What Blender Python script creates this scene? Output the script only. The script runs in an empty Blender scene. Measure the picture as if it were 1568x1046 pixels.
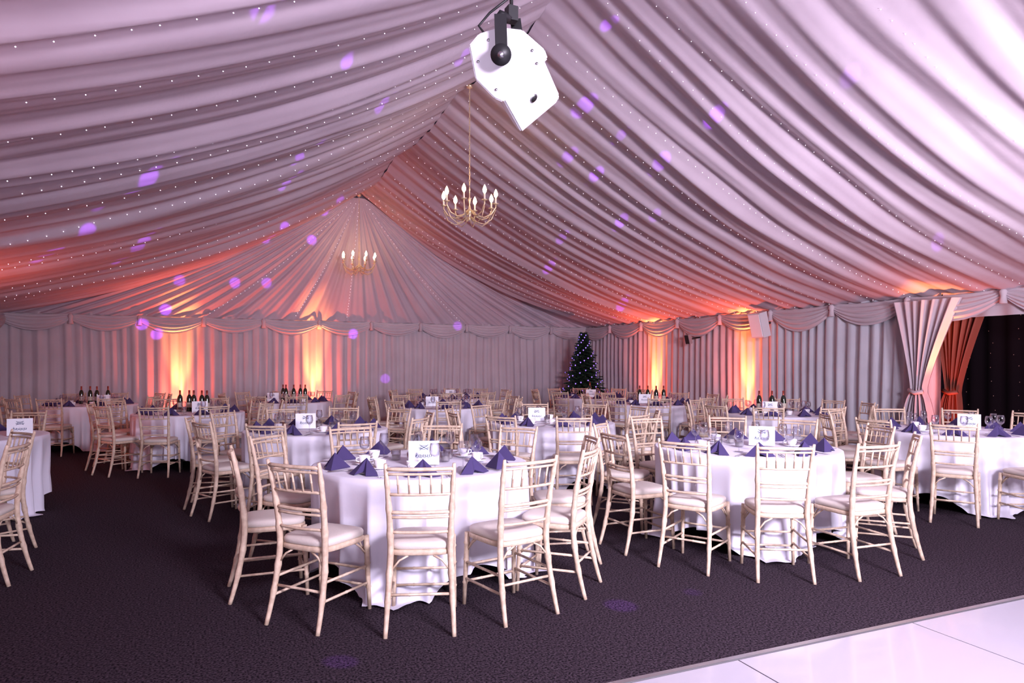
import bpy, math, random
from mathutils import Vector, Matrix, noise
random.seed(7)
scene = bpy.context.scene
# ------------------------------------------------------------ constants
XL, XR, XM = -3.35, 9.96, 3.43
YB, YF = 16.2, -4.0
ZE, ZR = 2.45, 5.31
YAW = math.radians(25.3)
CAMZ = 1.45
F = Vector((math.sin(YAW), math.cos(YAW), 0)); R = Vector((math.cos(YAW), -math.sin(YAW), 0))
FPX = 1045.0
def cw(r, d, z=0.0):
    return R * r + F * d + Vector((0, 0, z))
def ray(u, v):
    return R * ((u - 784) / FPX) + F + Vector((0, 0, (559 - v) / FPX))

# ------------------------------------------------------------ materials
def mat(name, col, rough=0.6, metal=0.0, emis=None, estr=0.0, sheen=0.0, spec=0.5, nscale=None, col2=None, bump=0.0, bscale=None, coat=0.0, trans=0.0):
    m = bpy.data.materials.new(name); m.use_nodes = True
    nt = m.node_tree; b = nt.nodes['Principled BSDF']
    b.inputs['Base Color'].default_value = (*col, 1)
    b.inputs['Roughness'].default_value = rough
    b.inputs['Metallic'].default_value = metal
    b.inputs['Specular IOR Level'].default_value = spec
    if sheen: b.inputs['Sheen Weight'].default_value = sheen
    if coat: b.inputs['Coat Weight'].default_value = coat
    if trans: b.inputs['Transmission Weight'].default_value = trans
    if emis:
        b.inputs['Emission Color'].default_value = (*emis, 1)
        b.inputs['Emission Strength'].default_value = estr
        try: m.cycles.emission_sampling = 'NONE'
        except Exception: pass
    if nscale or bump:
        tc = nt.nodes.new('ShaderNodeTexCoord')
        if nscale:
            n = nt.nodes.new('ShaderNodeTexNoise'); n.inputs['Scale'].default_value = nscale
            n.inputs['Detail'].default_value = 4
            r = nt.nodes.new('ShaderNodeValToRGB')
            r.color_ramp.elements[0].position = 0.35; r.color_ramp.elements[1].position = 0.68
            r.color_ramp.elements[0].color = (*col, 1); r.color_ramp.elements[1].color = (*(col2 or col), 1)
            nt.links.new(tc.outputs['Object'], n.inputs['Vector'])
            nt.links.new(n.outputs['Fac'], r.inputs['Fac'])
            nt.links.new(r.outputs['Color'], b.inputs['Base Color'])
        if bump:
            n2 = nt.nodes.new('ShaderNodeTexNoise'); n2.inputs['Scale'].default_value = bscale or 50
            n2.inputs['Detail'].default_value = 3
            bp = nt.nodes.new('ShaderNodeBump'); bp.inputs['Strength'].default_value = bump
            bp.inputs['Distance'].default_value = 0.02
            nt.links.new(tc.outputs['Object'], n2.inputs['Vector'])
            nt.links.new(n2.outputs['Fac'], bp.inputs['Height'])
            nt.links.new(bp.outputs['Normal'], b.inputs['Normal'])
    return m
M_LIN = mat('ceiling_lining', (0.50, 0.41, 0.47), 0.7, nscale=1.2, col2=(0.56, 0.47, 0.53), bump=0.25, bscale=6)
M_WALL = mat('wall_drape', (0.52, 0.45, 0.49), 0.85, nscale=2.0, col2=(0.58, 0.51, 0.55))
M_WALL2 = mat('grey_drape', (0.50, 0.50, 0.55), 0.85, nscale=2.0, col2=(0.56, 0.56, 0.61))
M_CLOTH = mat('table_linen', (0.77, 0.76, 0.86), 0.8, sheen=0.1, bump=0.12, bscale=9)
M_CHAIR = mat('limewash_wood', (0.54, 0.40, 0.29), 0.5, nscale=30, col2=(0.72, 0.58, 0.44))
M_PAD = mat('seat_pad_fabric', (0.66, 0.60, 0.54), 0.85, bump=0.1, bscale=90)
M_CARPET = mat('carpet', (0.005, 0.0035, 0.006), 0.95, spec=0.06, nscale=85, col2=(0.085, 0.060, 0.080), bump=0.5, bscale=180)
M_DANCE = mat('dance_floor_white', (0.50, 0.48, 0.54), 0.18, coat=0.3)
M_TRIM = mat('aluminium_trim', (0.6, 0.6, 0.62), 0.35, metal=0.9)
M_GAP = mat('dance_floor_gap', (0.08, 0.07, 0.08), 0.7)
M_STEEL = mat('steel', (0.5, 0.5, 0.52), 0.35, metal=1.0)
M_WHITE = mat('white_paint', (0.66, 0.65, 0.68), 0.4)
M_GREY = mat('grey_plastic', (0.25, 0.24, 0.26), 0.5)
M_BLACK = mat('black_metal', (0.012, 0.012, 0.014), 0.45)
M_BRASS = mat('brass', (0.80, 0.64, 0.42), 0.4, metal=0.6)
M_BULB = mat('candle_bulb', (1, 0.8, 0.5), 0.4, emis=(1.0, 0.74, 0.42), estr=14)
M_FAIRY = mat('fairy_bulb', (1, 1, 1), 0.4, emis=(0.92, 0.82, 1.0), estr=2.2)
M_NAP = mat('purple_napkin', (0.055, 0.038, 0.13), 0.9)
M_IVORY = mat('candle_ivory', (0.8, 0.75, 0.65), 0.5)
M_CHINA = mat('china', (0.85, 0.84, 0.86), 0.2)
M_CARD = mat('card', (0.86, 0.90, 0.96), 0.6)
M_INK = mat('ink', (0.03, 0.05, 0.16), 0.6)
M_BOT = mat('bottle_glass', (0.012, 0.02, 0.012), 0.08, coat=0.5)
M_FOIL = mat('foil', (0.35, 0.08, 0.06), 0.35, metal=0.6)
M_LABEL = mat('label', (0.5, 0.45, 0.36), 0.6)
M_NEED = mat('fir_needles', (0.008, 0.03, 0.016), 0.8, nscale=20, col2=(0.02, 0.06, 0.035))
M_BARK = mat('bark', (0.06, 0.04, 0.03), 0.9)
M_TLIT = mat('tree_bulb', (0.3, 0.2, 1), 0.4, emis=(0.34, 0.18, 1.0), estr=2.0)
M_STARCL = mat('black_velvet', (0.012, 0.006, 0.009), 0.95, spec=0.1)
M_STAR = mat('star_bulb', (1, 0.6, 0.5), 0.5, emis=(0.9, 0.35, 0.30), estr=0.12)
M_UPL = mat('uplighter_lens', (1, 0.6, 0.3), 0.3, emis=(1, 0.45, 0.15), estr=4)
# glass: cheap
M_GLASS = bpy.data.materials.new('clear_glass'); M_GLASS.use_nodes = True
nt = M_GLASS.node_tree; nt.nodes.clear()
o = nt.nodes.new('ShaderNodeOutputMaterial'); mx = nt.nodes.new('ShaderNodeMixShader')
tr = nt.nodes.new('ShaderNodeBsdfTransparent'); gl = nt.nodes.new('ShaderNodeBsdfGlossy'); lw = nt.nodes.new('ShaderNodeLayerWeight')
tr.inputs['Color'].default_value = (0.94, 0.94, 0.97, 1); gl.inputs['Roughness'].default_value = 0.08; lw.inputs['Blend'].default_value = 0.35
nt.links.new(lw.outputs['Facing'], mx.inputs[0]); nt.links.new(tr.outputs[0], mx.inputs[1]); nt.links.new(gl.outputs[0], mx.inputs[2]); nt.links.new(mx.outputs[0], o.inputs[0])

# ------------------------------------------------------------ mesh builder
class MB:
    def __init__(s): s.v = []; s.f = []; s.mi = []; s.mats = []; s.sm = []
    def m(s, mt):
        if mt not in s.mats: s.mats.append(mt)
        return s.mats.index(mt)
    def add(s, vs, fs, mt, smooth=True):
        b = len(s.v); s.v += [tuple(x) for x in vs]; k = s.m(mt)
        for f in fs: s.f.append([b + i for i in f]); s.mi.append(k); s.sm.append(smooth)
    def tube(s, pts, rads, mt, n=8, cap=True, squash=1.0):
        pts = [Vector(p) for p in pts]
        if not isinstance(rads, (list, tuple)): rads = [rads] * len(pts)
        vs = []; fs = []; prev = None
        for i, p in enumerate(pts):
            t = (pts[min(i + 1, len(pts) - 1)] - pts[max(i - 1, 0)]).normalized()
            if prev is None:
                a = Vector((0, 0, 1)) if abs(t.z) < 0.9 else Vector((1, 0, 0))
                x = t.cross(a).normalized()
            else:
                x = (prev - t * prev.dot(t)).normalized()
            prev = x; y = t.cross(x)
            for k in range(n):
                a = 2 * math.pi * k / n
                vs.append(p + x * math.cos(a) * rads[i] + y * math.sin(a) * rads[i] * squash)
        for i in range(len(pts) - 1):
            for k in range(n):
                fs.append((i * n + k, i * n + (k + 1) % n, (i + 1) * n + (k + 1) % n, (i + 1) * n + k))
        if cap:
            fs.append(tuple(range(n))[::-1]); fs.append(tuple(range((len(pts) - 1) * n, len(pts) * n)))
        s.add(vs, fs, mt)
    def lathe(s, prof, mt, n=20, c=(0, 0, 0)):
        vs = []; fs = []
        for r, z in prof:
            for k in range(n):
                a = 2 * math.pi * k / n
                vs.append((c[0] + r * math.cos(a), c[1] + r * math.sin(a), c[2] + z))
        for i in range(len(prof) - 1):
            for k in range(n):
                fs.append((i * n + k, i * n + (k + 1) % n, (i + 1) * n + (k + 1) % n, (i + 1) * n + k))
        s.add(vs, fs, mt)
    def box(s, c, d, mt, rot=None):
        vs = []
        for x in (-1, 1):
            for y in (-1, 1):
                for z in (-1, 1):
                    p = Vector((x * d[0] / 2, y * d[1] / 2, z * d[2] / 2))
                    if rot: p = rot @ p
                    vs.append(p + Vector(c))
        s.add(vs, [(0, 1, 3, 2), (4, 6, 7, 5), (0, 4, 5, 1), (2, 3, 7, 6), (0, 2, 6, 4), (1, 5, 7, 3)], mt, False)
    def octa(s, c, r, mt):
        c = Vector(c)
        vs = [c + Vector(d) * r for d in ((1, 0, 0), (-1, 0, 0), (0, 1, 0), (0, -1, 0), (0, 0, 1), (0, 0, -1))]
        s.add(vs, [(0, 2, 4), (2, 1, 4), (1, 3, 4), (3, 0, 4), (2, 0, 5), (1, 2, 5), (3, 1, 5), (0, 3, 5)], mt)
    def grid(s, nu, nv, fn, mt, smooth=True):
        vs = [fn(i / nu, j / nv) for i in range(nu + 1) for j in range(nv + 1)]
        fs = [(i * (nv + 1) + j, (i + 1) * (nv + 1) + j, (i + 1) * (nv + 1) + j + 1, i * (nv + 1) + j + 1) for i in range(nu) for j in range(nv)]
        s.add(vs, fs, mt, smooth)
    def mesh(s, name):
        me = bpy.data.meshes.new(name); me.from_pydata(s.v, [], s.f)
        for mt in s.mats: me.materials.append(mt)
        me.polygons.foreach_set('material_index', s.mi); me.polygons.foreach_set('use_smooth', s.sm)
        me.update(); return me
    def obj(s, name, loc=(0, 0, 0), rz=0.0):
        return inst(name, s.mesh(name), loc, rz)
def inst(name, me, loc=(0, 0, 0), rz=0.0, parent=None):
    ob = bpy.data.objects.new(name, me); scene.collection.objects.link(ob)
    ob.location = loc; ob.rotation_euler = (0, 0, rz)
    if parent: ob.parent = parent
    return ob

# ------------------------------------------------------------ ceiling
BAY = 3.1
def nz(x, y=0.0, z=0.0): return noise.noise(Vector((x, y, z)))
def ceil_base(x, y):
    if x > XM: t = (x - XM) / (XR - XM)
    else: t = (XM - x) / (XM - XL)
    t = min(max(t, 0), 1)
    fr = ((15.3 - y) / BAY) % 1.0
    z = ZR - (ZR - ZE) * t - 0.46 * 4 * t * (1 - t) * (1 - 0.25 * t)
    z -= 0.16 * math.sin(math.pi * fr) * (1 - t) ** 2
    return z, t
def fold(x, y, t):
    side = 10.0 if x > XM else 0.0
    q = y + 0.22 * nz(x * 0.22 + side, y * 0.35) + 0.05 * nz(x * 0.7, y * 1.3 + side)
    a = nz(side + 3.1, q * 1.35) * 0.14
    b = math.sin(q * 2 * math.pi / 0.37 + 2.2 * nz(q * 0.7, side)) * 0.040
    c = (1 - abs(nz(side + 9.7, q * 2.6, x * 0.12)) * 3.2) * 0.040
    d = math.sin(q * 2 * math.pi / 0.145 + 3 * nz(q * 0.9, side + 5, x * 0.2)) * 0.008
    env = 0.35 + 0.75 * math.sin(math.pi * min(1, t * 1.0)) ** 0.7
    env *= (0.75 + 0.5 * nz(x * 0.4 + side, y * 0.4))
    return (a + b + c + d) * env
def ceil(x, y):
    z, t = ceil_base(x, y)
    return z + fold(x, y, t)
mb = MB()
NY = 760
mb.grid(NY, 44, lambda u, v: (lambda x, y: (x, y, ceil(x - 1e-5, y)))(XL + (XM - XL) * v, YF + (YB - YF) * u), M_LIN)
mb.grid(NY, 44, lambda u, v: (lambda x, y: (x, y, ceil(x + 1e-5, y)))(XM + (XR - XM) * v, YF + (YB - YF) * u), M_LIN)
mb.obj('ceiling')

# gable fan lining
APX = Vector((XM, 15.25, ZR - 0.06))
mb = MB()
def fan(u, v):
    xb = XL + 0.02 + (XR - XL - 0.04) * u
    B = Vector((xb, YB - 0.1, ZE + 0.02))
    r = 0.02 + 0.98 * v
    p = APX.lerp(B, r)
    p.z -= 0.18 * math.sin(math.pi * r)
    w = math.sin(u * 2 * math.pi * 30 + 3 * nz(u * 9, 4)) * 0.03 + nz(u * 40, 2.2) * 0.07 + math.sin(u * 2 * math.pi * 71) * 0.01
    p.y += w * min(1, r * 1.3)
    return p
mb.grid(500, 16, fan, M_LIN)
mb.obj('ceiling_gable_lining')

# ------------------------------------------------------------ wall drapes
def drape(name, p0, p1, nrm, m_, z0=0.0, z1=ZE + 0.06, pitch=0.21, amp=0.035, seed=0, openings=(), zones=()):
    p0 = Vector(p0); p1 = Vector(p1); nrm = Vector(nrm); L = (p1 - p0).length; d = (p1 - p0) / L
    mb = MB(); segs = []
    cur = 0.0
    for a, b in openings: segs.append((cur, a)); cur = b
    segs.append((cur, L))
    for a, b in segs:
        cuts = [a] + [z for z in zones if a < z < b] + [b]
        for ca, cb in zip(cuts[:-1], cuts[1:]):
            n = max(4, int((cb - ca) / 0.024))
            mt = m_[1] if (isinstance(m_, tuple) and zones and abs(ca - zones[0]) < 1e-6) else (m_[0] if isinstance(m_, tuple) else m_)
            def fn(u, v):
                s = ca + (cb - ca) * u; z = z0 + (z1 - z0) * v
                q = s + 0.05 * nz(s * 0.6, z * 0.5, seed)
                w = math.sin(q * 2 * math.pi / pitch + 2.5 * nz(q * 1.1, seed)) * amp + nz(q * 2.6, z * 0.15, seed + 4) * amp * 1.5 + math.sin(q * 2 * math.pi / (pitch * .43)) * amp * 0.2
                w *= (1.15 - 0.5 * (z / z1))
                P = p0 + d * s + nrm * (0.05 + w); P.z = z
                return P
            mb.grid(n, 10, fn, mt)
    return mb.obj(name)
drape('wall_back', (XL, YB, 0), (XR, YB, 0), (0, -1, 0), M_WALL, seed=1)
DO0, DO1 = 3.1, 6.3
drape('wall_right', (XR, YF, 0), (XR, YB, 0), (-1, 0, 0), (M_WALL, M_WALL2), seed=2, pitch=0.19, openings=((DO0 - YF, DO1 - YF),), zones=(6.9 - YF, 9.6 - YF))
drape('wall_left', (XL, YF, 0), (XL, YB, 0), (1, 0, 0), M_WALL, seed=3)
drape('wall_front', (XL, YF, 0), (XR, YF, 0), (0, 1, 0), M_WALL, seed=5)
# header above door
mb = MB()
mb.grid(60, 4, lambda u, v: (XR - 0.04 + 0.02 * math.sin(u * 60), DO0 + (DO1 - DO0) * u, 2.12 + (ZE + 0.06 - 2.12) * v), M_WALL)
mb.obj('door_header_drape')

# swags
def swags(name, p0, p1, nrm, width, depth=0.30):
    p0 = Vector(p0); p1 = Vector(p1); nrm = Vector(nrm); L = (p1 - p0).length; d = (p1 - p0) / L
    n = int(round(L / width)); w = L / n; mb = MB()
    for k in range(n):
        sd = random.uniform(0.85, 1.15)
        def fn(u, v):
            c = 4 * u * (1 - u)
            z = ZE + 0.03 - v * (0.13 + (depth - 0.10) * sd * c) - 0.03 * c
            out = 0.10 + 0.07 * math.sin(math.pi * min(1, v * 0.9)) * (0.4 + 0.6 * c) + 0.016 * math.sin(v * 5 * 2 * math.pi + u) * (0.3 + c)
            P = p0 + d * (k * w + u * w) + nrm * out; P.z = z
            return P
        mb.grid(18, 22, fn, M_WALL)
        c0 = p0 + d * (k * w) + nrm * 0.15; c0.z = ZE - 0.02
        mb.tube([c0 + Vector((0, 0, 0.05)), c0, c0 + Vector((0, 0, -0.06)), c0 + Vector((0, 0, -0.16))], [0.02, 0.05, 0.035, 0.05], M_WALL, 10)
    mb.obj(name)
swags('trim_back_swag_valance', (XL, YB, 0), (XR, YB, 0), (0, -1, 0), 1.18)
swags('trim_right_swag_valance', (XR, YF, 0), (XR, YB, 0), (-1, 0, 0), 1.35, 0.34)
swags('trim_left_swag_valance', (XL, YF, 0), (XL, YB, 0), (1, 0, 0), 1.25)

# floor
mb = MB(); mb.box(((XL + XR) / 2, (YF + YB) / 2, -0.05), (XR - XL + 0.2, YB - YF + 0.2, 0.1), M_CARPET); mb.obj('floor')
# dance floor panels
mb = MB(); P = 1.22
mb.box((0, -2.5 * P, 0.008), (8 * P + 0.04, 5 * P, 0.016), M_GAP)
for i in range(-4, 4):
    for j in range(5):
        mb.box(((i + 0.5) * P, -0.03 - (j + 0.5) * P, 0.012), (P - 0.008, P - 0.008, 0.024), M_DANCE)
mb.box((0, 0.0, 0.012), (8 * P + 0.06, 0.03, 0.022), M_TRIM)
mb.obj('dance_floor', (3.62, 2.50, 0), -0.04)

# door: curtains, dark star cloth room
def tieback(name, ytop0, ytop1, ytie, ylow0, ylow1, mt, x, sd=0):
    mb = MB()
    def fn(u, v):
        z = 2.38 * (1 - v) + 0.02
        if z > 1.05:
            k = ((z - 1.05) / 1.33) ** 1.25; a = ytie - 0.09 + (ytop0 - ytie + 0.09) * k; b = ytie + 0.09 + (ytop1 - ytie - 0.09) * k
        else:
            k = min(1, (1.05 - z) / 0.6) ** 0.6; a = ytie - 0.09 + (ylow0 - ytie + 0.09) * k; b = ytie + 0.09 + (ylow1 - ytie - 0.09) * k
        return (x + 0.045 * math.sin(u * 2 * math.pi * 7 + sd) + 0.02 * math.sin(u * 31 + sd), a + (b - a) * u, z)
    mb.grid(90, 28, fn, mt)
    mb.tube([(x - 0.06, ytie - 0.11, 1.06), (x - 0.09, ytie, 1.04), (x - 0.06, ytie + 0.11, 1.08)], 0.03, mt, 8)
    mb.obj(name)
M_COP = mat('copper_curtain', (0.22, 0.055, 0.035), 0.7)
tieback('door_curtain', 5.95, 6.95, 6.55, 6.3, 6.85, M_WALL, XR - 0.22, 1)
tieback('door_curtain', 5.75, 6.6, 6.25, 6.12, 6.5, M_COP, XR + 0.10, 2)
tieback('door_curtain', 2.4, 3.6, 2.85, 2.55, 3.15, M_WALL, XR - 0.22, 3)
mb = MB()
mb.grid(160, 4, lambda u, v: (XR + 1.2 + 0.03 * math.sin(u * 190), 0.5 + 8.5 * u, 3.0 * v), M_STARCL)
for yy in (0.5, 9.0): mb.grid(2, 2, lambda u, v: (XR + 0.12 + 1.2 * u, yy, 3.0 * v), M_STARCL)
mb.grid(2, 2, lambda u, v: (XR + 0.1 + 1.3 * u, 0.5 + 8.5 * v, 2.75), M_STARCL)
mb.grid(2, 2, lambda u, v: (XR + 0.1 + 1.3 * u, 0.5 + 8.5 * v, 0.0), M_CARPET)
for i in range(24):
    for j in range(12):
        mb.octa((XR + 1.14, 0.7 + i * 0.35 + random.uniform(-.05, .05), 0.2 + j * 0.2 + random.uniform(-.04, .04)), 0.006, M_STAR)
mb.obj('star_cloth_backdrop')

# ------------------------------------------------------------ fairy lights
mb = MB()
def string(x0, x1, y, dens=0.15):
    n = int(abs(x1 - x0) / dens); sd = random.uniform(0, 50)
    for i in range(n):
        x = x0 + (x1 - x0) * (i + 0.5 + random.uniform(-.12, .12)) / n
        yy = y + 0.025 * nz(x * 1.2, sd) + 0.22 * nz(x * 0.22 + (10.0 if x > XM else 0.0), y * 0.35) * -1
        mb.octa((x, yy, ceil(x, yy) - 0.018), 0.0050 if y < 6 else 0.0062, M_FAIRY)
y = 0.4
while y < 15.6:
    string(XM - 0.1, XL + 0.1, y + random.uniform(-.2, .2), random.uniform(0.13, 0.17))
    string(XM + 0.1, XR - 0.1, y + random.uniform(-.2, .2), random.uniform(0.11, 0.15))
    y += 0.78
for u in (0.27, 0.41, 0.5, 0.72):
    for k in range(34):
        p = fan(u, 0.04 + k / 34 * 0.94); mb.octa((p[0], p[1] - 0.06, p[2] - 0.01), 0.007, M_FAIRY)
mb.obj('fairy_lights')

# ------------------------------------------------------------ chair
def chair_mesh():
    mb = MB()
    def bamboo(p0, p1, r0, r1, rings=(0.25, 0.5, 0.75), n=8, mid=None):
        p0 = Vector(p0); p1 = Vector(p1); ts = [0, 1]
        for k in rings: ts += [k - 0.02, k, k + 0.02]
        ts = sorted(ts); pts = []; rr = []
        for t in ts:
            pts.append(p0.lerp(p1, t)); r = r0 + (r1 - r0) * t
            rr.append(r * 1.28 if t in rings else r)
        mb.tube(pts, rr, M_CHAIR, n)
    for sx in (-1, 1):
        bamboo((sx * 0.190, 0.185, 0), (sx * 0.178, 0.165, 0.44), 0.012, 0.018, (0.3, 0.62, 0.85))
        pts = []; rr = []
        N = 26
        for i in range(N + 1):
            t = i / N; z = 0.925 * t
            if z < 0.44: k = 1 - z / 0.44; y = -0.185 - 0.085 * k ** 1.6; x = 0.168 + 0.022 * k
            else: k = (z - 0.44) / 0.485; y = -0.185 - 0.075 * k ** 1.7; x = 0.168 + 0.022 * k ** 1.4
            r = 0.0125 + 0.006 * math.sin(math.pi * min(1, t * 1.05))
            if i in (5, 9, 15, 19, 23): r *= 1.22
            if i == N: r = 0.009
            pts.append((sx * x, y, z)); rr.append(r)
        mb.tube(pts, rr, M_CHAIR, 8)
        bamboo((sx * 0.184, 0.172, 0.26), (sx * 0.172, -0.20, 0.26), 0.008, 0.008, (0.5,), 6)
        bamboo((sx * 0.187, 0.178, 0.16), (sx * 0.176, -0.215, 0.16), 0.008, 0.008, (0.5,), 6)
        mb.tube([(sx * 0.178, 0.165, 0.33), (sx * 0.176, 0.11, 0.385), (sx * 0.172, 0.07, 0.415)], 0.006, M_CHAIR, 6)
    bamboo((-0.184, 0.174, 0.24), (0.184, 0.174, 0.24), 0.008, 0.008, (0.33, 0.66), 6)
    bamboo((-0.187, 0.18, 0.14), (0.187, 0.18, 0.14), 0.008, 0.008, (0.33, 0.66), 6)
    bamboo((-0.176, -0.207, 0.21), (0.176, -0.207, 0.21), 0.008, 0.008, (0.33, 0.66), 6)
    for sx in (-1, 1): mb.tube([(sx * 0.178, 0.165, 0.33), (sx * 0.13, 0.168, 0.39), (sx * 0.08, 0.168, 0.415)], 0.006, M_CHAIR, 6)
    for sx in (-1, 1): mb.tube([(sx * 0.17, -0.192, 0.33), (sx * 0.12, -0.188, 0.39), (sx * 0.07, -0.186, 0.415)], 0.006, M_CHAIR, 6)
    def post(z):
        k = (z - 0.44) / 0.485; return 0.168 + 0.022 * k ** 1.4, -0.185 - 0.075 * k ** 1.7
    def rail(z, r, bow=0.022, sq=1.0):
        x, y = post(z); N = 8
        mb.tube([(-x + 2 * x * i / N, y - bow * math.sin(math.pi * i / N), z) for i in range(N + 1)], r, M_CHAIR, 6, squash=sq)
        return x, y
    rail(0.895, 0.0115); rail(0.868, 0.008); rail(0.755, 0.009); rail(0.655, 0.011); rail(0.628, 0.008); rail(0.545, 0.009)
    for k in range(5):
        u = (k + 1) / 6
        a, ya = post(0.868); b, yb = post(0.755); bow = 0.022 * math.sin(math.pi * u)
        bamboo((-a + 2 * a * u, ya - bow, 0.868), (-b + 2 * b * u, yb - bow, 0.755), 0.0062, 0.0062, (0.5,), 6)
    def sup(w0, w1, d, zs, mt, yc=-0.008):
        n = 40; vs = []; fs = []
        for (z, s) in zs:
            for k in range(n):
                a = 2 * math.pi * k / n; c = math.cos(a); q = math.sin(a)
                X = math.copysign(abs(c) ** 0.42, c); Y = math.copysign(abs(q) ** 0.42, q)
                w = w0 + (w1 - w0) * (Y + 1) / 2
                vs.append((X * w * s, yc + Y * d * s, z))
        m = len(zs)
        for i in range(m - 1):
            for k in range(n): fs.append((i * n + k, i * n + (k + 1) % n, (i + 1) * n + (k + 1) % n, (i + 1) * n + k))
        fs.append(tuple(range(n))[::-1]); fs.append(tuple(range((m - 1) * n, m * n)))
        mb.add(vs, fs, mt)
    sup(0.180, 0.198, 0.190, [(0.415, 0.96), (0.42, 1.0), (0.44, 1.0), (0.446, 0.97)], M_CHAIR)
    sup(0.176, 0.194, 0.186, [(0.446, 0.95), (0.452, 1.0), (0.472, 1.01), (0.484, 0.97), (0.491, 0.86), (0.494, 0.6), (0.495, 0.2)], M_PAD)
    mb.v = [(x * 0.96, y, z) for x, y, z in mb.v]
    return mb.mesh('dining_chair')
CH = chair_mesh()

# ------------------------------------------------------------ table
TR = 0.76; TZ = 0.755
def cloth_mesh(seed):
    mb = MB(); n = 260; vs = []; fs = []
    rot = seed * 0.7
    rings = [('t', r) for r in (0.0001, 0.2, 0.4, 0.6, 0.7, 0.745)] + [('h', k / 18) for k in range(19)]
    for kind, val in rings:
        for k in range(n):
            a = 2 * math.pi * k / n
            if kind == 't':
                vs.append((val * math.cos(a), val * math.sin(a), TZ + 0.002 * nz(val * 6 * math.cos(a), val * 6 * math.sin(a), seed)))
            else:
                b = a + rot
                ext = 1.34 / max(abs(math.cos(b)), abs(math.sin(b)))
                hang = min(ext - TR, 1.05); corner = max(0, hang - 0.66)
                s = hang * val
                ph = nz(math.cos(a) * 1.3, math.sin(a) * 1.3, seed + 2)
                w = math.sin(11 * a + 3.8 * ph + seed)
                w = (1 - abs(w)) ** 1.4 * 1.6 - 0.55
                fold_ = w * 0.055 + nz(math.cos(a) * 3.2, math.sin(a) * 3.2, seed + 7) * 0.05
                fa = min(1, s / 0.55) ** 0.8
                z = TZ - 0.004 - s
                out = corner * 0.18 * val
                if z < 0.02: out += (0.02 - z) * 0.25; z = 0.012 + 0.006 * abs(math.sin(20 * a))
                r = 0.757 + 0.004 * min(1, s / 0.04) - 0.045 * min(1, s / 0.4) + fold_ * fa + out
                vs.append((r * math.cos(a), r * math.sin(a), z))
    m = len(rings)
    for i in range(m - 1):
        for k in range(n): fs.append((i * n + k, (i + 1) * n + k, (i + 1) * n + (k + 1) % n, i * n + (k + 1) % n))
    fs.append(tuple(range(n)))
    mb.add(vs, fs, M_CLOTH)
    return mb.mesh('tablecloth')
CL = [cloth_mesh(s) for s in range(4)]
mb = MB()
mb.lathe([(0.0, 0.72), (0.735, 0.72), (0.745, 0.735), (0.735, 0.745), (0.0, 0.745)], M_CHAIR, 48)
for sx in (-1, 1):
    for sy in (-1, 1):
        mb.tube([(sx * 0.45, sy * 0.28, 0.72), (sx * 0.45, sy * 0.28, 0.0)], 0.014, M_STEEL, 8)
    mb.tube([(sx * 0.45, -0.28, 0.12), (sx * 0.45, 0.28, 0.12)], 0.01, M_STEEL, 8)
    mb.tube([(sx * 0.45, 0, 0.12), (sx * 0.08, 0, 0.72)], 0.008, M_STEEL, 8)
TB = mb.mesh('dining_table')

# tableware
mb = MB()
A = [(-0.115, -0.05, 0), (0.115, -0.05, 0), (0, 0.09, 0), (0, -0.015, 0.105), (-0.045, -0.085, 0.0), (0.045, -0.085, 0.0), (0, -0.045, 0.02)]
mb.add(A, [(0, 3, 2), (1, 2, 3), (0, 4, 3), (1, 3, 5), (4, 6, 3), (6, 5, 3), (0, 2, 6, 4), (2, 1, 5, 6)], M_NAP, False)
NAP = mb.mesh('folded_napkin')
mb = MB()
mb.lathe([(0.0, 0.001), (0.034, 0.001), (0.034, 0.004), (0.006, 0.008), (0.004, 0.02), (0.004, 0.075), (0.012, 0.085), (0.030, 0.10), (0.037, 0.125), (0.034, 0.155), (0.029, 0.178), (0.028, 0.178), (0.033, 0.155), (0.035, 0.125), (0.028, 0.103), (0.0, 0.088)], M_GLASS, 16)
GLS = mb.mesh('wine_glass')
mb = MB()
mb.lathe([(0, 0.001), (0.05, 0.003), (0.068, 0.012), (0.068, 0.014), (0.03, 0.008), (0.026, 0.010), (0.038, 0.03), (0.042, 0.062), (0.040, 0.062), (0.035, 0.03), (0.0, 0.016)], M_CHINA, 20)
mb.tube([(0.040, 0, 0.052), (0.06, 0, 0.048), (0.062, 0, 0.03), (0.038, 0, 0.022)], 0.004, M_CHINA, 6)
CUP = mb.mesh('coffee_cup')
mb = MB()
for sx in (0.155,):
    mb.tube([(sx, -0.10, 0.004), (sx, 0.03, 0.005), (sx, 0.045, 0.003)], [0.005, 0.003, 0.006], M_STEEL, 6, squash=0.4)
    for k in (-1, 0, 1): mb.tube([(sx + k * 0.005, 0.045, 0.004), (sx + k * 0.006, 0.085, 0.004)], 0.0015, M_STEEL, 4)
for sx in (0.175,):
    mb.tube([(sx, -0.10, 0.004), (sx, 0.0, 0.005), (sx, 0.02, 0.004), (sx, 0.10, 0.003)], [0.005, 0.004, 0.008, 0.003], M_STEEL, 6, squash=0.35)
CUT = mb.mesh('cutlery_set')
mb = MB()
mb.lathe([(0, 0), (0.037, 0.0), (0.038, 0.01), (0.038, 0.19), (0.030, 0.225), (0.015, 0.25)], M_BOT, 18)
mb.lathe([(0.0145, 0.25), (0.0145, 0.315), (0.0, 0.316)], M_FOIL, 14)
mb.lathe([(0.0385, 0.06), (0.0387, 0.062), (0.0387, 0.13), (0.0385, 0.132)], M_LABEL, 18)
BOT = mb.mesh('wine_bottle')
mb = MB()
mb.lathe([(0, 0), (0.03, 0.0), (0.034, 0.004), (0.036, 0.07), (0.034, 0.07), (0.031, 0.006), (0, 0.006)], M_GLASS, 16)
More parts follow.
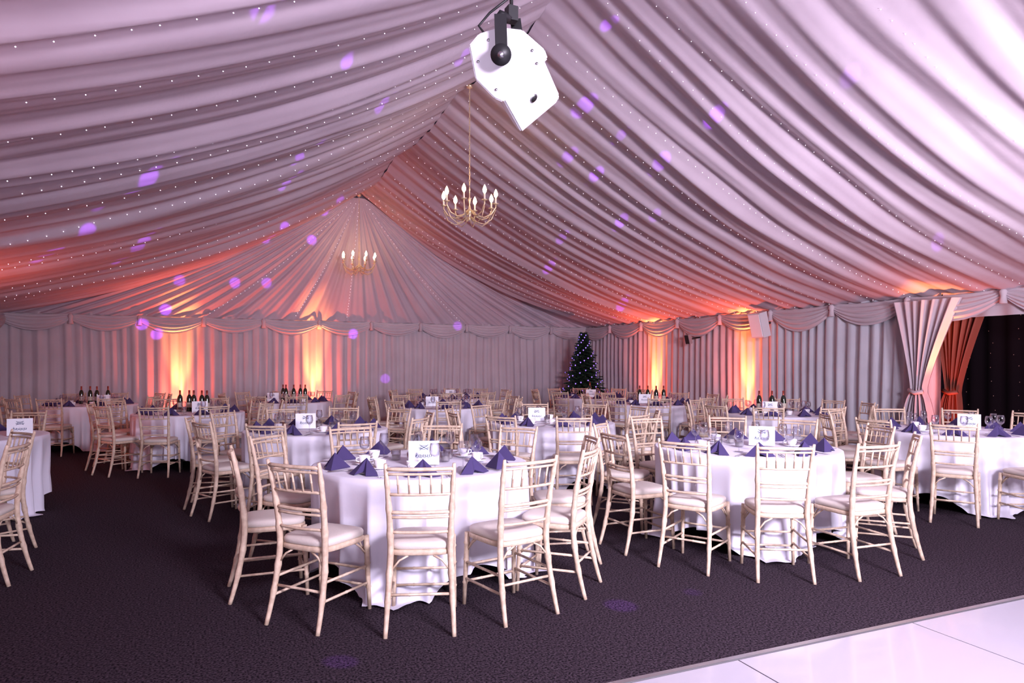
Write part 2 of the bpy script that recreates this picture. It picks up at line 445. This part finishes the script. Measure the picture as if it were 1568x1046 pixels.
mb.lathe([(0.0, 0.006), (0.028, 0.006), (0.029, 0.035), (0.0, 0.036)], M_IVORY, 16)
TEA = mb.mesh('tealight_holder')
mb = MB()
tilt = Matrix.Rotation(math.radians(-12), 3, 'X')
mb.box((0, 0, 0.085), (0.21, 0.004, 0.165), M_CARD, tilt)
mb.box((0, 0.045, 0.075), (0.08, 0.003, 0.15), M_CARD, Matrix.Rotation(math.radians(22), 3, 'X'))
def cp(x, z): return tilt @ Vector((x, -0.0035, z)) + Vector((0, 0, 0.085))
for a, b in (((-0.03, 0.02), (0.03, 0.055)), ((0.03, 0.02), (-0.03, 0.055)), ((-0.035, 0.035), (-0.02, 0.03)), ((0.035, 0.035), (0.02, 0.03))):
    mb.tube([cp(*a), cp(*b)], 0.0022, M_INK, 4)
pts = []
for i in range(61):
    x = -0.055 + 0.11 * i / 60
    pts.append(cp(x + 0.004 * math.cos(i * .9), -0.022 + (0.006 + 0.007 * abs(math.sin(i * .21 + 1))) * math.sin(i * .9)))
mb.tube(pts, 0.0015, M_INK, 4)
mb.tube([cp(-0.058, -0.03), cp(-0.05, 0.0), cp(-0.04, -0.01), cp(-0.052, -0.018)], 0.0015, M_INK, 4)
mb.tube([cp(0.022 * math.cos(i * .4), 0.037 + 0.014 * math.sin(i * .4)) for i in range(14)], 0.0014, M_INK, 4)
CARD = mb.mesh('table_name_card')

def make_table(u, d, angles=None, card=(0.0, -0.1), bottles=0, k=0, skip=()):
    r = (u - 784) / FPX * d
    C = cw(r, d)
    T = inst('dining_table', TB, C, random.uniform(0, 3))
    c = inst('tablecloth', CL[k % 4], (0, 0, 0), random.uniform(0, 6.2), T)
    used = []
    def put(name, me, rr_, dd_, rad, rz=0.0):
        q = cw(r + rr_, d + dd_, TZ + 0.003)
        for (p, s) in used:
            if (p - q).length < rad + s: return
        used.append((q, rad)); inst(name, me, q, rz)
    if angles is None:
        o = random.uniform(-18, 18); angles = [o + i * 36 + random.uniform(-4, 4) for i in range(10)]
    q = cw(r + card[0], d + card[1])
    put('table_name_card', CARD, card[0], card[1], 0.11, math.atan2(q.y, q.x) - math.pi / 2)
    for i in range(bottles):
        put('wine_bottle', BOT, -0.28 + 0.56 * (i + .5) / bottles + random.uniform(-.02, .02), 0.16 + random.uniform(-.07, .07), 0.04)
    for a in angles:
        t = math.radians(a); rho = 0.99 + random.uniform(0.0, 0.05)
        p = cw(r + rho * math.sin(t), d - rho * math.cos(t))
        dr = C - p; rz = math.atan2(dr.y, dr.x) - math.pi / 2 + random.uniform(-0.10, 0.10)
        if p.x > XL + 0.5: inst('dining_chair', CH, p, rz)
        e = t + random.uniform(-0.03, 0.03)
        q = cw(r + 0.60 * math.sin(e), d - 0.60 * math.cos(e), TZ + 0.003)
        rr = math.atan2((C - q).y, (C - q).x) - math.pi / 2
        put('folded_napkin', NAP, 0.60 * math.sin(e), -0.60 * math.cos(e), 0.13, rr + random.uniform(-.3, .3))
        inst('cutlery_set', CUT, q, rr)
        put('wine_glass', GLS, 0.41 * math.sin(e + .2), -0.41 * math.cos(e + .2), 0.045)
        if random.random() < 0.75:
            put('coffee_cup', CUP, 0.40 * math.sin(e - .16), -0.40 * math.cos(e - .16), 0.07, random.uniform(0, 6))
    for i in range(5):
        a = i * 1.3 + 0.5
        put('tealight_holder', TEA, 0.2 * math.cos(a), 0.1 + 0.14 * math.sin(a), 0.045)
make_table(645, 4.88, [8, -26, 38, -62, 67, -104, 103, -143, 145, 180], (0.04, -0.16), 0, 0)
make_table(1141, 5.82, [-70, -38, -8, 24, 62, 100, 137, 170, -150, -112], (0.15, 0.02), 0, 1)
make_table(485, 7.4, [-72, -40, -4, 34, 70, 108, 145, 180, -145, -108], (-0.12, 0.0), 0, 2)
make_table(845, 8.3, [8, -28, 44, -64, 80, 116, 150, -172, -136, -100], (-0.18, 0.1), 0, 3)
make_table(290, 10.0, None, (0.2, -0.1), 5, 0)
make_table(137, 12.0, None, (0.25, 0.0), 4, 1)
make_table(445, 13.0, None, (-0.3, -0.1), 6, 2)
make_table(680, 11.4, None, (-0.2, 0.0), 0, 3)
make_table(690, 14.5, None, (0, 0), 0, 0)
make_table(1000, 12.3, None, (-0.15, 0.0), 4, 1)
make_table(1190, 9.8, None, (-0.1, 0.0), 3, 2)
make_table(1460, 7.25, [-66, -32, 4, 40, 76, 112, 144, 180, -140, -103], (0.2, 0.05), 0, 3)
make_table(-68, 6.6, [-172, 0, -36], (0.55, 0.1), 0, 0)
make_table(-305, 4.4, [68, 100, 30, 150], (0.0, 0.0), 0, 2)
make_table(905, 14.7, None, (0, 0), 1, 1)

# ------------------------------------------------------------ chandeliers
def chandelier(X, Y, zc, D=0.8):
    mb = MB(); s = D / 0.8
    zt = ceil(X, Y) - 0.02 - zc
    mb.lathe([(0.0, -0.20), (0.015, -0.19), (0.02, -0.17), (0.008, -0.14), (0.035, -0.10), (0.045, -0.07), (0.02, -0.04), (0.008, 0.02), (0.014, 0.06), (0.022, 0.09), (0.008, 0.12), (0.006, 0.20), (0.014, 0.22), (0.0, 0.28)], M_BRASS, 14)
    n = 8
    for k in range(n):
        a = 2 * math.pi * k / n + 0.2; c = math.cos(a); q = math.sin(a)
        prof = [(0.03, -0.06), (0.10, -0.13), (0.20, -0.16), (0.30, -0.12), (0.36, -0.03), (0.36, 0.01)]
        mb.tube([(c * r * s, q * r * s, z) for r, z in prof], 0.009, M_BRASS, 6)
        prof = [(0.36, -0.06), (0.30, -0.19), (0.20, -0.25), (0.10, -0.22), (0.03, -0.15)]
        mb.tube([(c * r * s, q * r * s, z) for r, z in prof], 0.006, M_BRASS, 6)
        cc = (c * 0.36 * s, q * 0.36 * s, 0.01)
        mb.lathe([(0.0, -0.005), (0.03, 0.0), (0.042, 0.012), (0.014, 0.01), (0.014, 0.015)], M_BRASS, 12, cc)
        mb.lathe([(0.012, 0.01), (0.012, 0.09), (0.0, 0.09)], M_IVORY, 10, cc)
        mb.lathe([(0.008, 0.09), (0.024, 0.115), (0.028, 0.14), (0.018, 0.175), (0.0, 0.21)], M_BULB, 12, cc)
    z = 0.28
    i = 0
    while z < zt:
        pts = []
        for k in range(9):
            t = 2 * math.pi * k / 8; ox = 0.010 * math.cos(t); oz = 0.026 * math.sin(t)
            pts.append((ox if i % 2 else 0, 0 if i % 2 else ox, z + 0.022 + oz))
        mb.tube(pts, 0.0036, M_BRASS, 5, cap=False); z += 0.042; i += 1
    mb.lathe([(0.0, zt), (0.05, zt), (0.04, zt - 0.04), (0.0, zt - 0.05)], M_BRASS, 14)
    ob = mb.obj('chandelier', (X, Y, zc))
    l = bpy.data.lights.new('chandelier_glow', 'POINT'); l.energy = 4; l.color = (1, 0.6, 0.3); l.shadow_soft_size = 0.25
    lo = bpy.data.objects.new('chandelier_glow', l); scene.collection.objects.link(lo); lo.parent = ob; lo.location = (0, 0, 0.42)
chandelier(XM, 8.6, 3.60)
chandelier(XM - 0.08, 14.9, 3.68)

# ------------------------------------------------------------ lighting scanner
import bmesh
def scanner():
    root = bpy.data.objects.new('stage_lighting_scanner', None); scene.collection.objects.link(root)
    d = 3.15; S = FPX / d
    base = cw(0, d, CAMZ)
    def w(u, v, dd=0.0):
        k = (d + dd) / d
        return base + (R * ((u - 784) / S) + Vector((0, 0, (559 - v) / S))) * k + F * dd
    def hull(A, B):
        bm = bmesh.new()
        for (u, v, q) in A + B: bm.verts.new(w(u, v, q))
        bmesh.ops.convex_hull(bm, input=bm.verts)
        bmesh.ops.dissolve_limit(bm, angle_limit=math.radians(5), verts=bm.verts, edges=bm.edges)
        bmesh.ops.bevel(bm, geom=list(bm.edges), offset=0.006, segments=2, affect='EDGES')
        me = bpy.data.meshes.new('housing'); bm.to_mesh(me); bm.free(); me.materials.append(M_WHITE)
        inst('housing', me, parent=root)
    # front cover shell
    P1 = [(718, 70), (733, 52), (765, 42), (800, 46), (834, 76), (839, 90), (770, 157), (757, 151), (728, 122)]
    hull([(u, v, (v - 100) * 0.0003) for u, v in P1], [(u * 0.97 + 23.6, v * 0.97 + 3, 0.10 + (v - 100) * 0.0003) for u, v in P1])
    # inner lamp body
    A = [(735, 110, 0.03), (750, 70, 0.03), (800, 60, 0.03), (832, 90, 0.03), (771, 153, 0.03), (762, 145, 0.03)]
    B = [(760, 120, 0.28), (800, 90, 0.28), (838, 110, 0.28), (857, 147, 0.28), (855, 156, 0.29), (799, 203, 0.30), (791, 197, 0.30), (778, 170, 0.28)]
    hull(A, B)
    mb = MB()
    for (u, v) in ((748, 62), (815, 78), (760, 138), (822, 98), (732, 95)):
        c = w(u, v, (v - 100) * 0.0003)
        mb.tube([c - F * 0.006, c + F * 0.004], 0.006, M_STEEL, 10)
    def bar(a, b, wd, th, dd):
        a = w(*a, dd); b = w(*b, dd); t = (b - a).normalized(); s = t.cross(F).normalized() * wd / 2; f = F * th / 2
        vs = [a - s - f, a + s - f, a + s + f, a - s + f, b - s - f, b + s - f, b + s + f, b - s + f]
        mb.add(vs, [(0, 1, 2, 3), (4, 7, 6, 5), (0, 4, 5, 1), (1, 5, 6, 2), (2, 6, 7, 3), (3, 7, 4, 0)], M_BLACK, False)
    bar((766, 22), (768, 84), 0.055, 0.010, -0.05)
    bar((789, 30), (800, 110), 0.055, 0.010, 0.34)
    c0 = w(766, 24, -0.05); c1 = w(789, 32, 0.34)
    mb.tube([c0, c1], 0.024, M_BLACK, 4)
    mb.tube([w(767, 84, -0.085), w(767, 84, -0.005)], 0.047, M_BLACK, 24)
    mb.tube([w(767, 84, -0.10), w(767, 84, -0.08)], 0.016, M_STEEL, 12)
    top = w(783, 26, 0.15)
    mb.box(top + Vector((0, 0, 0.01)), (0.05, 0.05, 0.07), M_BLACK)
    zt = ceil(top.x, top.y)
    mb.tube([top, Vector((top.x, top.y, zt - 0.03))], 0.009, M_BLACK, 8)
    mb.tube([w(745, 56, 0.2), w(733, 40, 0.2), w(750, 20, 0.2), top + Vector((0, 0, 0.1))], 0.006, M_BLACK, 6)
    me = mb.mesh('yoke_bracket'); inst('yoke_bracket', me, parent=root)
    mb = MB()
    a = w(771, 153, 0.03); b = w(832, 90, 0.03); c = w(799, 203, 0.30)
    n = (b - a).cross(c - a).normalized()
    if n.z > 0: n = -n
    ctr = (a + b + c + w(857, 147, 0.28)) / 4
    mb.tube([ctr - n * 0.03, ctr + n * 0.012], 0.022, M_STEEL, 20)
    mb.tube([ctr + n * 0.011, ctr + n * 0.014], 0.017, M_BLACK, 20)
    inst('lens', mb.mesh('lens'), parent=root)
scanner()

# ------------------------------------------------------------ christmas tree
mb = MB(); H = 2.3
mb.tube([(0, 0, 0), (0, 0, H - 0.1)], [0.05, 0.01], M_BARK, 8)
mb.lathe([(0.0, 0), (0.18, 0), (0.22, 0.24), (0.2, 0.24), (0.0, 0.2)], M_BLACK, 20)
for i in range(330):
    t = (i / 330) ** 1.25; z = 0.28 + t * (H - 0.38); L = 0.70 * (1 - t) ** 0.9 + 0.05
    L *= random.uniform(0.7, 1.15); a = i * 2.39996
    dx, dy = math.cos(a), math.sin(a); tip = Vector((dx * L, dy * L, z - 0.22 * L + 0.05)); root_ = Vector((0, 0, z))
    mb.tube([root_, root_.lerp(tip, .5) + Vector((0, 0, 0.02)), tip], [0.008, 0.005, 0.002], M_BARK, 4, cap=False)
    for k in range(15):
        s = 0.15 + 0.85 * k / 14; p = root_.lerp(tip, s)
        for sd in (-1, 1):
            q = p + Vector((-dy * sd, dx * sd, random.uniform(-.5, .5))) * (0.09 * (1.2 - s * .6)) + (tip - root_).normalized() * 0.06
            n = Vector((0, 0, 0.02)); m_ = (tip - root_).normalized() * 0.018
            mb.add([p - m_, p + m_, q, p + n], [(0, 1, 2), (0, 2, 3)], M_NEED, False)
    if i % 2 == 0: mb.octa(tip * 1.0 + Vector((dx, dy, 0)) * 0.02, 0.019, M_TLIT)
mb.lathe([(0.0, H - 0.1), (0.02, H - 0.05), (0.0, H + 0.06)], M_LABEL, 6)
tp = cw((900 - 784) / FPX * 17.1, 17.1); mb.obj('christmas_tree', (tp.x - 0.12, min(tp.y, YB - 1.1), 0))

# ------------------------------------------------------------ wall speakers
def speaker(Y, z, s=1.0, tilt=0.25, mt=M_WHITE):
    mb = MB(); r = Matrix.Rotation(-tilt, 3, 'Y')
    mb.box((0, 0, 0), (0.16 * s, 0.26 * s, 0.40 * s), mt, r)
    mb.box(r @ Vector((-0.085 * s, 0, 0)), (0.01, 0.23 * s, 0.36 * s), M_CARD if mt is M_WHITE else M_BLACK, r)
    mb.tube([(0.06 * s, 0, 0), (0.30, 0, 0.05)], 0.02, M_BLACK, 8)
    mb.obj('wall_speaker', (XR - 0.34, Y, z))
speaker(9.55, 2.2, 1.15)
speaker(11.55, 2.0, 0.5, mt=M_GREY)

# ------------------------------------------------------------ lights
def aim(ob, tgt): ob.rotation_euler = (Vector(tgt) - ob.location).to_track_quat('-Z', 'Y').to_euler()
def spot(name, loc, tgt, e, col, size, blend=0.6, rad=0.05, parent=None):
    l = bpy.data.lights.new(name, 'SPOT'); l.energy = e; l.color = col; l.spot_size = math.radians(size); l.spot_blend = blend; l.shadow_soft_size = rad
    ob = bpy.data.objects.new(name, l); scene.collection.objects.link(ob); ob.location = loc; aim(ob, tgt); return ob
def area(name, loc, tgt, e, col, sx, sy, spread=180):
    l = bpy.data.lights.new(name, 'AREA'); l.shape = 'RECTANGLE'; l.size = sx; l.size_y = sy; l.energy = e; l.color = col; l.spread = math.radians(spread)
    ob = bpy.data.objects.new(name, l); scene.collection.objects.link(ob); ob.location = loc; aim(ob, tgt); return ob
ups = [((-0.19, YB - 0.32, 0.16), (0, 1), 1), ((2.58, YB - 0.32, 0.16), (0, 1), 1), ((XR - 0.32, 13.0, 0.16), (1, 0), 1), ((XR - 0.32, 10.1, 0.16), (1, 0), 1), ((XR - 0.36, 6.02, 0.16), (0.4, 0.8), 0.4),
       ((XL + 0.32, 10.7, 0.16), (-1, 0), 1), ((XL + 0.32, 3.6, 0.16), (-1, 0), 0.5)]
mbu = MB()
mbu.lathe([(0.0, -0.15), (0.09, -0.15), (0.09, -0.02), (0.085, 0.0), (0.075, -0.005)], M_BLACK, 20)
mbu.lathe([(0.075, -0.012), (0.0, -0.010)], M_UPL, 20)
UPM = mbu.mesh('led_uplighter')
for (p, d, k) in ups:
    ob = inst('led_uplighter', UPM, p)
    wl = Vector((d[0], d[1], 0)) * 0.30
    l = spot('uplighter_beam', (p[0], p[1], p[2] + 0.02), (p[0] + wl.x, p[1] + wl.y, 2.0), 1350 * k, (1.0, 0.31, 0.075), 25, 0.85, 0.05)
    l.parent = ob; l.location = (0, 0, 0.02)
    l = spot('uplighter_halo', (p[0], p[1], p[2] + 0.02), (p[0] + wl.x, p[1] + wl.y, 2.0), 260 * k, (1.0, 0.13, 0.05), 60, 1.0, 0.05)
    l.parent = ob; l.location = (0, 0, 0.02)
    l = spot('uplighter_spill', (p[0], p[1], p[2] + 0.02), (p[0] - wl.x * 0.6, p[1] - wl.y * 0.6, 2.3), 200 * k, (1.0, 0.11, 0.05), 125, 1.0, 0.05)
    l.parent = ob; l.location = (0, 0, 0.02)

area('stage_wash', (2.6, -2.2, 3.0), (3.4, 4.4, 0.6), 330, (0.90, 0.80, 1.0), 1.6, 1.0, 95)
area('ceiling_wash', (6.4, 0.2, 1.5), (7.4, 3.9, 4.0), 205, (0.93, 0.82, 1.0), 0.8, 0.8, 125)
area('ceiling_wash', (-0.6, -0.4, 1.2), (-0.5, 3.6, 3.9), 62, (0.88, 0.76, 1.0), 0.8, 0.8, 125)
# gobo dots from the disco light
src = Vector((2.6, 1.3, 3.35))
dots = [(95, 372), (240, 512), (270, 432), (212, 280), (415, 12), (355, 436), (404, 436), (590, 580), (895, 162), (870, 240), (950, 208), (1003, 330), (912, 268), (860, 365), (540, 512), (217, 497), (515, 312), (530, 95), (1095, 178), (440, 280), (588, 160), (470, 235), (205, 380), (840, 410), (950, 340), (1436, 370), (1300, 120), (252, 475), (705, 90), (420, 357), (1010, 250), (930, 38), (520, 1015), (950, 928), (1060, 908), (470, 372), (700, 500), (950, 470)]
def hit(u, v):
    d = ray(u, v); s = 0.5; o = Vector((0, 0, CAMZ))
    while s < 30:
        p = o + d * s
        if p.z > ceil_base(p.x, p.y)[0] or p.z < 0 or p.x > XR - .05 or p.x < XL + .05 or p.y > YB - .05: return p
        s += 0.02
    return o + d * s
for (u, v) in dots:
    t = hit(u, v); dd = (t - src).length
    spot('disco_beam', src, t, 80.0 * dd * dd * random.uniform(0.5, 1.2), (0.40, 0.08, 1.0), math.degrees(2 * 0.085 / dd) * random.uniform(0.7, 1.3), 0.6, 0.01)
wd = bpy.data.worlds.new('World'); scene.world = wd; wd.use_nodes = True
wd.node_tree.nodes['Background'].inputs[0].default_value = (0.05, 0.03, 0.06, 1)
wd.node_tree.nodes['Background'].inputs[1].default_value = 0.3

# ------------------------------------------------------------ camera
cd = bpy.data.cameras.new('camera'); cam = bpy.data.objects.new('camera', cd); scene.collection.objects.link(cam)
cam.location = (0, 0, CAMZ); cam.rotation_euler = (math.pi / 2, 0, -YAW)
cd.sensor_width = 36; cd.lens = FPX / 1568 * 36; cd.shift_y = 36 / 1568; cd.clip_start = 0.05
scene.camera = cam
scene.view_settings.view_transform = 'Standard'
scene.view_settings.exposure = 0.0
